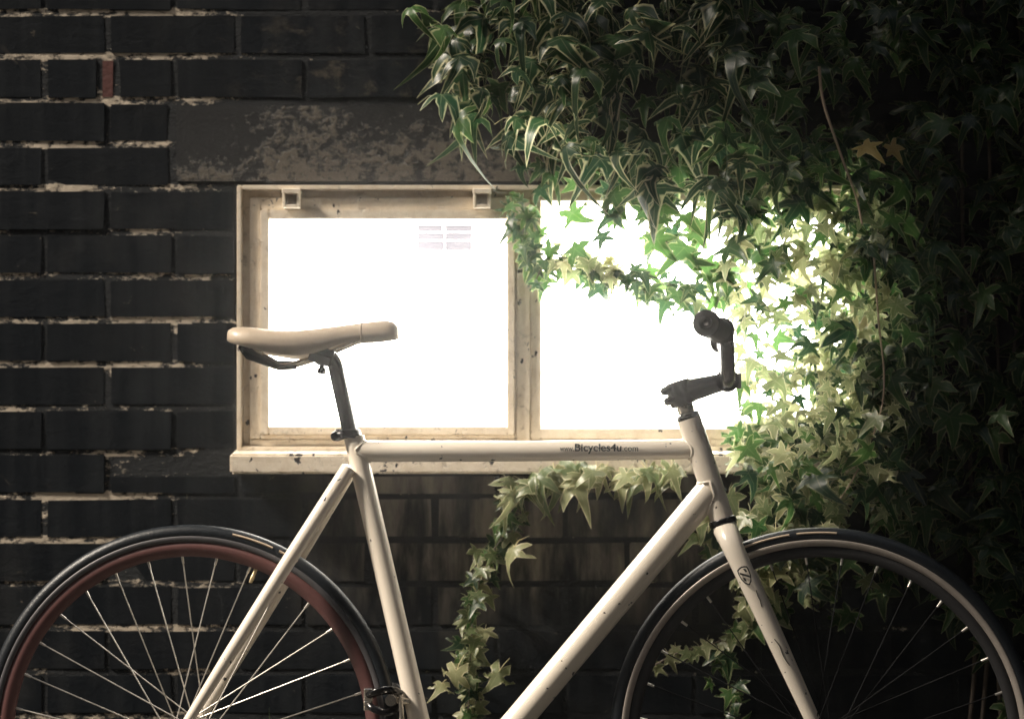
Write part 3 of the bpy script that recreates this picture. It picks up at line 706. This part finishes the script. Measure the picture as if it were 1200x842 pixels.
def inside(p, poly):
    c = False; n_ = len(poly); x, y = p
    for i in range(n_):
        (xa, ya), (xb, yb) = poly[i], poly[i-1]
        if (ya > y) != (yb > y) and x < (xb - xa) * (y - ya) / (yb - ya) + xa: c = not c
    return c
rl = random.Random(11)
def orient(tilt_out, spread, nx=0.45):
    """leaf hangs tip down, face to the open; tilt_out lifts its face towards the sky"""
    nrm = Vector((rl.gauss(0, nx), -1, rl.gauss(tilt_out, 0.35))).normalized()
    tip = Vector((rl.gauss(0, spread), -0.15, -1)); tip = (tip - nrm * tip.dot(nrm)).normalized()
    xx = tip.cross(nrm).normalized()
    return Matrix((xx * rl.uniform(0.72, 1.18), tip * rl.uniform(0.85, 1.12), nrm * rl.uniform(0.6, 1.3))).transposed()
LEAVES = {'ivy': [], 'ivy_vine': []}
def put_leaf(plant, p, size, kind, mat, tilt=0.45, spread=0.7, nx=0.45):
    LEAVES[plant].append((p, size, kind, rl.randrange(10), mat, orient(tilt, spread, nx)))
def fill(plant, poly, count, size, depth, kinds, mats, dens=None, **kw):
    x0_, x1_ = min(p[0] for p in poly), max(p[0] for p in poly); y0_, y1_ = min(p[1] for p in poly), max(p[1] for p in poly); c_ = 0
    while c_ < count:
        q = (rl.uniform(x0_, x1_), rl.uniform(y0_, y1_))
        if not inside(q, poly): continue
        if dens and rl.random() > dens(*q): c_ += 0.2; continue
        y = -rl.uniform(*depth) if not callable(depth) else -depth(*q)
        put_leaf(plant, P(q[0], q[1], y), rl.uniform(*size), rl.choice(kinds), rl.choice(mats), **kw); c_ += 1
def along(plant, pts, count, wid, size, depth, kinds, mats, **kw):
    L = [math.dist(pts[i], pts[i+1]) for i in range(len(pts)-1)]; tot = sum(L)
    for k in range(count):
        s_ = tot * (k + rl.random()) / count; i = 0
        while s_ > L[i] and i < len(L) - 1: s_ -= L[i]; i += 1
        t = s_ / L[i]; qx = pts[i][0] + (pts[i+1][0] - pts[i][0]) * t + rl.gauss(0, wid); qy = pts[i][1] + (pts[i+1][1] - pts[i][1]) * t + rl.gauss(0, wid * 0.7)
        put_leaf(plant, P(qx, qy, -rl.uniform(*depth)), rl.uniform(*size), rl.choice(kinds), rl.choice(mats), **kw)
def bulge(px_, py_):
    t = max(0, min(1, (px_ - 900) / 200)); return 0.03 + rl.random() * (0.20 - 0.12 * t)
def gapn(px_, py_): return max(0.1, min(1, 0.75 + 1.3 * mnoise.noise(Vector((px_ / 70, py_ / 70, 3.3)))))
top_poly = [(452, -60), (478, 20), (500, 60), (498, 110), (545, 140), (585, 175), (612, 205), (650, 215), (690, 195), (740, 225), (870, 245), (870, -60)]
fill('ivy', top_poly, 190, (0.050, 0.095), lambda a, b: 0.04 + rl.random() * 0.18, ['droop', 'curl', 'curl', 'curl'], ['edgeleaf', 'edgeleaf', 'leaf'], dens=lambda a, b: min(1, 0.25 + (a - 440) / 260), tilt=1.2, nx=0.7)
fill('ivy', top_poly, 110, (0.045, 0.07), (0.015, 0.06), ['flat', 'droop', 'curl'], ['leaf'], dens=lambda a, b: max(0, min(1, (a - 500) / 150)), tilt=0.9)
def glowgap(a, b): return 0.16 if ((a - 880) / 140) ** 2 + ((b - 370) / 150) ** 2 < 1 else 1
right_poly = [(850, -60), (1300, -60), (1300, 660), (1010, 640), (900, 610), (860, 560), (872, 480), (880, 420), (860, 330), (835, 240)]
fill('ivy', right_poly, 560, (0.042, 0.085), bulge, ['flat', 'droop', 'droop', 'curl', 'curl'], ['leaf'], dens=lambda a, b: gapn(a, b) * glowgap(a, b), tilt=0.9, nx=0.7)
fill('ivy', right_poly, 330, (0.040, 0.06), (0.012, 0.05), ['flat', 'droop'], ['leaf'], dens=lambda a, b: 0.5 * glowgap(a, b) + 0.5 * (glowgap(a, b) == 1), tilt=0.7, nx=0.6)
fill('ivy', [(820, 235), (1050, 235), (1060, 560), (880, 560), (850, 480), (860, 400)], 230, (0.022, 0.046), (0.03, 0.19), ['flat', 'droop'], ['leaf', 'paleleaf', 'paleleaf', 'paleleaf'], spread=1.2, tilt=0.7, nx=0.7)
fill('ivy', [(850, 500), (1050, 460), (1050, 600), (960, 630), (880, 630)], 120, (0.035, 0.055), (0.05, 0.19), ['flat', 'droop'], ['paleleaf', 'paleleaf', 'leaf'])  # pale leaves here imitate brightness and bloom beside the window
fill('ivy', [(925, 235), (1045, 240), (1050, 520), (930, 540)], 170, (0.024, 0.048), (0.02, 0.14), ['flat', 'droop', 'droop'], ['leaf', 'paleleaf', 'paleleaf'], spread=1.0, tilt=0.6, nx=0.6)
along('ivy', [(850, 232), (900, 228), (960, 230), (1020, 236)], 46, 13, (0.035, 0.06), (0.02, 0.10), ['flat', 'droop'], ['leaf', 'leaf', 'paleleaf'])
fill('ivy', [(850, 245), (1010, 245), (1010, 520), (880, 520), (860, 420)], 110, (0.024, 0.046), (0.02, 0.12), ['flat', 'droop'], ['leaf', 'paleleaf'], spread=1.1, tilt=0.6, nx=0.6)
low_poly = [(1300, 640), (1300, 900), (1180, 900), (1160, 760), (1080, 690), (960, 700), (890, 640), (1000, 630)]
fill('ivy', low_poly, 80, (0.045, 0.07), lambda a, b: 0.02 + rl.random() * 0.10, ['droop', 'flat'], ['leaf'])
along('ivy', [(605, 225), (622, 270), (632, 330)], 34, 9, (0.028, 0.045), (0.03, 0.08), ['flat', 'droop'], ['leaf'])
along('ivy', [(640, 300), (700, 308), (750, 330), (800, 335), (850, 350)], 66, 14, (0.028, 0.052), (0.03, 0.10), ['flat', 'droop'], ['leaf', 'leaf', 'paleleaf'])
along('ivy', [(700, 230), (760, 250), (830, 280), (860, 330)], 40, 22, (0.035, 0.065), (0.03, 0.12), ['flat', 'droop'], ['leaf'])
along('ivy', [(835, 590), (850, 640), (880, 690), (900, 720)], 34, 26, (0.035, 0.06), (0.03, 0.10), ['flat', 'droop'], ['paleleaf', 'paleleaf', 'leaf'])
along('ivy', [(900, 690), (880, 730), (840, 752), (800, 760), (765, 782)], 18, 7, (0.026, 0.040), (0.02, 0.05), ['flat'], ['paleleaf'])
along('ivy', [(860, 740), (850, 790), (850, 850)], 12, 10, (0.03, 0.045), (0.02, 0.05), ['flat', 'droop'], ['leaf'])
along('ivy', [(900, 650), (960, 680), (1000, 690)], 22, 22, (0.035, 0.06), (0.03, 0.09), ['flat', 'droop'], ['leaf', 'leaf', 'paleleaf'])
for q, sz in (((1012, 183), 0.058), ((1045, 182), 0.05)): put_leaf('ivy', P(q[0], q[1] - 12, -0.17), sz * 0.8, 'flat', 'yellowleaf', tilt=0.2)
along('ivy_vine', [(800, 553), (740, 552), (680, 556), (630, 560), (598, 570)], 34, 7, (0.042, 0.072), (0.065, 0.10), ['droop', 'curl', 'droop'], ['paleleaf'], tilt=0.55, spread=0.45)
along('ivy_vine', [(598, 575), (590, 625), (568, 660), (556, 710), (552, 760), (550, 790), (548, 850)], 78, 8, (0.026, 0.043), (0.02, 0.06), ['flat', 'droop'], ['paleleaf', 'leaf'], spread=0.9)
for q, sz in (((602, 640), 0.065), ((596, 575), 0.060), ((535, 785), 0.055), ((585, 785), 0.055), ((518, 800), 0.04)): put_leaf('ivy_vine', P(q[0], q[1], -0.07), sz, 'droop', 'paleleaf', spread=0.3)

ivy = thing('ivy', 'dense dark green ivy cascading over the right half of the wall', 'ivy', (0.95, -0.05, 0))
vine = thing('ivy_vine', 'pale trailing ivy strand hanging below the window sill', 'ivy', (X(550), -0.04, 0))
def grow(plant, root):
    ls = LEAVES[plant]
    def score(l):
        p = l[0]; d = p.y + DIST; qx, qy = 600 + p.x / d * FPX, 421 - (p.z - CAMZ) / d * FPX
        return (-1 if not (-10 < qx < 1210 and -20 < qy < 850) else 1) * 10 + l[1] / 0.08 - p.y * 4
    ls = sorted(ls, key=score, reverse=True)
    for (p, size, kind, v, mat, m3) in ls[:298]:
        o = bpy.data.objects.new('leaf', mesh_for(kind, v, mat)); COL.objects.link(o)
        o.matrix_world = Matrix.Translation(p) @ m3.to_4x4() @ Matrix.Scale(size, 4)
        o.parent = root; o.matrix_parent_inverse = Matrix.Translation(-Vector(root.location))
    rest = ls[298:]
    if rest:
        vv, ff, mg, rn, mi = [], [], [], [], []; mats = ['leaf', 'paleleaf', 'yellowleaf', 'edgeleaf']
        for (p, size, kind, v, mat, m3) in rest:
            co, fs, mgs = KINDS[kind][v]; b = len(vv)
            vv += [p + m3 @ (c * size) for c in co]; ff += [tuple(i + b for i in f_) for f_ in fs]; mg += mgs; rn += [rl.random()] * len(co); mi += [mats.index(mat)] * len(fs)
        me = leaf_data(vv, ff, mg, 'foliage'); me.attributes['rnd'].data.foreach_set('value', rn)
        for m_ in mats: me.materials.append(M[m_])
        me.polygons.foreach_set('material_index', mi)
        o = link('foliage', me, None); put(o, root); o['kind'] = 'stuff'
def stem_path(root, pts, r, depth, mat='stem'):
    pp = smooth_path([P(a, b, -depth + rl.uniform(-0.008, 0.008)) for a, b in pts], 6)
    o = MB().tube(pp, [r * (1 - 0.4 * i / len(pp)) for i in range(len(pp))], 8).build('stem', M[mat]); put(o, root)
grow('ivy', ivy); grow('ivy_vine', vine)
stem_path(ivy, [(960, 78), (965, 120), (985, 180), (1003, 230), (1010, 262)], 0.0026, 0.20, 'drystem')
stem_path(ivy, [(1024, 300), (1030, 380), (1036, 440), (1030, 490), (1000, 560), (955, 625)], 0.0019, 0.16, 'drystem')
stem_path(ivy, [(625, 335), (648, 296), (700, 285), (745, 262), (800, 240), (850, 200)], 0.0012, 0.06)
stem_path(ivy, [(640, 300), (700, 308), (750, 330), (800, 335), (860, 350), (940, 380)], 0.0016, 0.05)
stem_path(ivy, [(752, 447), (800, 425), (850, 400), (930, 360)], 0.0008, 0.05)
stem_path(ivy, [(765, 780), (800, 762), (840, 752), (880, 730), (905, 690), (920, 620)], 0.0016, 0.03)
for k in range(4):
    xx_ = 1120 + k * 34 + rl.uniform(-10, 10)
    stem_path(ivy, [(xx_ + rl.uniform(-30, 30), 1090 - (k % 3) * 40), (xx_ + rl.uniform(-25, 25), 800), (xx_ + rl.uniform(-25, 25), 560), (xx_ + rl.uniform(-25, 25), 300), (xx_ + rl.uniform(-30, 30), -40)], 0.0045, 0.018)
stem_path(ivy, [(900, 120), (800, 60), (700, 20), (600, -10), (480, -20)], 0.004, 0.03)
stem_path(vine, [(830, 556), (740, 552), (680, 556), (630, 560), (598, 572), (590, 625), (568, 660), (556, 710), (552, 760), (548, 850), (545, 900)], 0.0016, 0.04)

# ------------------------------------------------------------------ unseen blockers added to hold back sun and sky (beside and behind the camera)
gw = thing('shade_wall', 'unseen dark brick side wall added to block sky light on the right', 'wall', (1.5, -1.3, 0))  # added out of view to keep sky light off the right side
cw, gm = MB(), MB()
gm.bbox(1.405, 1.60, -2.60, -0.004, 0, 2.50)
k = 0
while 0.002 + k * COURSE + BH < 2.5:
    yy = -2.6 + (PITCH / 2 if k % 2 else 0)
    if k % 2: cw.bbox(1.40, 1.605, -2.6, yy - JOINT, 0.002 + k * COURSE, 0.002 + k * COURSE + BH)
    while yy < -0.02:
        cw.bbox(1.40, 1.605, yy, min(yy + BW, -0.006), 0.002 + k * COURSE, 0.002 + k * COURSE + BH); yy += PITCH
    k += 1
o = cw.build('brickwork', M['brick'], None, bevel=0.003); put(o, gw); o['kind'] = 'stuff'
o = gm.build('mortar', M['mortar'], None); put(o, gw)
o = MB().bbox(1.37, 1.635, -2.63, -0.004, 2.501, 2.56).build('coping', M['lintel'], None, bevel=0.008); put(o, gw)
HX0, HX1, HY0, HY1, HH = SHADE_HOUSE
hs_ = thing('shade_house', 'unseen dark brick house added opposite the window to block sky light', 'house', ((HX0 + HX1) / 2, (HY0 + HY1) / 2, 0))  # added out of view to block the sky in front of the window
o = MB().bbox(HX0, HX1, HY0, HY1, 0, HH).build('wall', M['brick']); put(o, hs_)
ym = (HY0 + HY1) / 2
rf = MB(); rf.add([(HX0 - .2, HY0 - .3, HH), (HX1 + .2, HY0 - .3, HH), (HX1 + .2, HY1 + .3, HH), (HX0 - .2, HY1 + .3, HH), (HX0 - .2, ym, HH + 1.6), (HX1 + .2, ym, HH + 1.6)], [(0, 1, 5, 4), (2, 3, 4, 5), (0, 4, 3), (1, 2, 5), (0, 3, 2, 1)], False)
o = rf.build('roof', M['blackdull']); put(o, hs_)
for fx in (0.12, 0.38, 0.64, 0.88):
    for fz in (0.9, 3.6):
        cx_ = HX0 + (HX1 - HX0) * fx
        wfm = MB(); ring(wfm, cx_ - .5, cx_ + .5, fz, fz + 1.3, .07, HY1 - .03, HY1 + .04); w_ = wfm.build('window', M['wpaint']); put(w_, hs_)
        o = MB().bbox(cx_ - .43, cx_ + .43, HY1 - .01, HY1 + .01, fz + .07, fz + 1.23).build('pane', M['black']); put(o, w_)

shade_tree = thing('shade_tree', 'unseen leafy canopy added to shade the ivy on the right', 'shade_tree', (-3.7, -1.9, 0))  # crown added out of view, placed so its shade falls on the right
tb = MB(); tp = [Vector((-3.7, -1.9, 0)), Vector((-3.66, -1.86, 1.2)), Vector((-3.5, -1.72, 2.4)), Vector((-3.15, -1.45, 3.4)), Vector((-2.75, -1.1, 4.3)), Vector((-2.5, -0.95, 5.2))]
tb.tube(smooth_path(tp, 4), [0.16 - 0.13 * k / 20 for k in range(21)], 12)
rt_ = random.Random(5); tc = Vector((-2.55, -0.95, SHADE_TREE_Z + 1.15))
for k in range(16):
    a = rt_.uniform(0, 6.28); e = tc + Vector((math.cos(a) * 0.85, math.sin(a) * 1.1, rt_.uniform(-0.75, 0.8))); st_ = Vector(tp[3]).lerp(tp[5], rt_.random())
    tb.tube([st_, st_.lerp(e, 0.5) + Vector((0, 0, 0.12)), e], [0.035, 0.02, 0.006], 7)
o = tb.build('trunk', M['stem']); put(o, shade_tree)
vv, ff = [], []
for k in range(5200):
    while True:
        d = Vector((rt_.uniform(-1, 1), rt_.uniform(-1, 1), rt_.uniform(-1, 1)))
        if d.length < 1 and mnoise.noise(d * 2.2) > -0.28: break
    c_ = tc + Vector((d.x * 1.05, d.y * 1.35, d.z * 1.15)); a_ = Vector((rt_.gauss(0, 1), rt_.gauss(0, 1), rt_.gauss(-0.6, 1))).normalized(); b_ = a_.orthogonal().normalized(); w_ = rt_.uniform(0.035, 0.06); b0 = len(vv)
    vv += [c_ - a_ * w_, c_ + b_ * w_ * 0.5, c_ + a_ * w_, c_ - b_ * w_ * 0.5]; ff.append((b0, b0 + 1, b0 + 2, b0 + 3))
o = MB().add(vv, ff, False).build('crown', M['grass'], None, fix=False); put(o, shade_tree); o['kind'] = 'stuff'

# ------------------------------------------------------------------ grass at the foot of the wall
gt = thing('grass_tuft', 'thin green grass blades growing at the wall behind rear wheel', 'grass', (X(318), -0.06, 0))
for k in range(9):
    bx = X(322) + rl.uniform(-0.03, 0.03); by = -0.06 + rl.uniform(-0.02, 0.02); h = 0.352 if k == 0 else rl.uniform(0.14, 0.29); lx = rl.uniform(-0.05, 0.05) if k else -0.008
    if k == 0: bx = X(327)
    vv = []; n_ = 6
    for i in range(n_ + 1):
        t = i / n_; w = 0.0032 * (1 - t) ** 0.6 + 0.0001; c_ = Vector((bx + lx * t * t, by - 0.02 * t * t, h * t))
        vv += [c_ + Vector((-w, 0.0006, 0)), c_ + Vector((0, -0.0012, 0)), c_ + Vector((w, 0.0006, 0))]
    ff = [q for i in range(n_) for q in ((3*i, 3*i+1, 3*i+4, 3*i+3), (3*i+1, 3*i+2, 3*i+5, 3*i+4))]
    o = MB().add(vv, ff).build('blade', M['grass']); put(o, gt)
print('bricks', nbrick, 'ivy leaves', len(LEAVES['ivy']), 'vine', len(LEAVES['ivy_vine']))

# ------------------------------------------------------------------ thin air volume added to imitate lens bloom round the window
if BLOOM_HAZE:
    hz = MB().bbox(-20, 20, -20, 8, -1.0, 9.5).build('bloom_haze', None)
    hm = bpy.data.materials.new('bloom_haze'); hm.use_nodes = True; nt_ = hm.node_tree; nt_.nodes.clear()
    pv = nt_.nodes.new('ShaderNodeVolumePrincipled'); ho = nt_.nodes.new('ShaderNodeOutputMaterial')
    pv.inputs['Color'].default_value = (0.95, 0.93, 0.90, 1); pv.inputs['Density'].default_value = BLOOM_HAZE; pv.inputs['Anisotropy'].default_value = 0.965
    nt_.links.new(pv.outputs[0], ho.inputs['Volume']); hz.data.materials.append(hm); hz['kind'] = 'stuff'
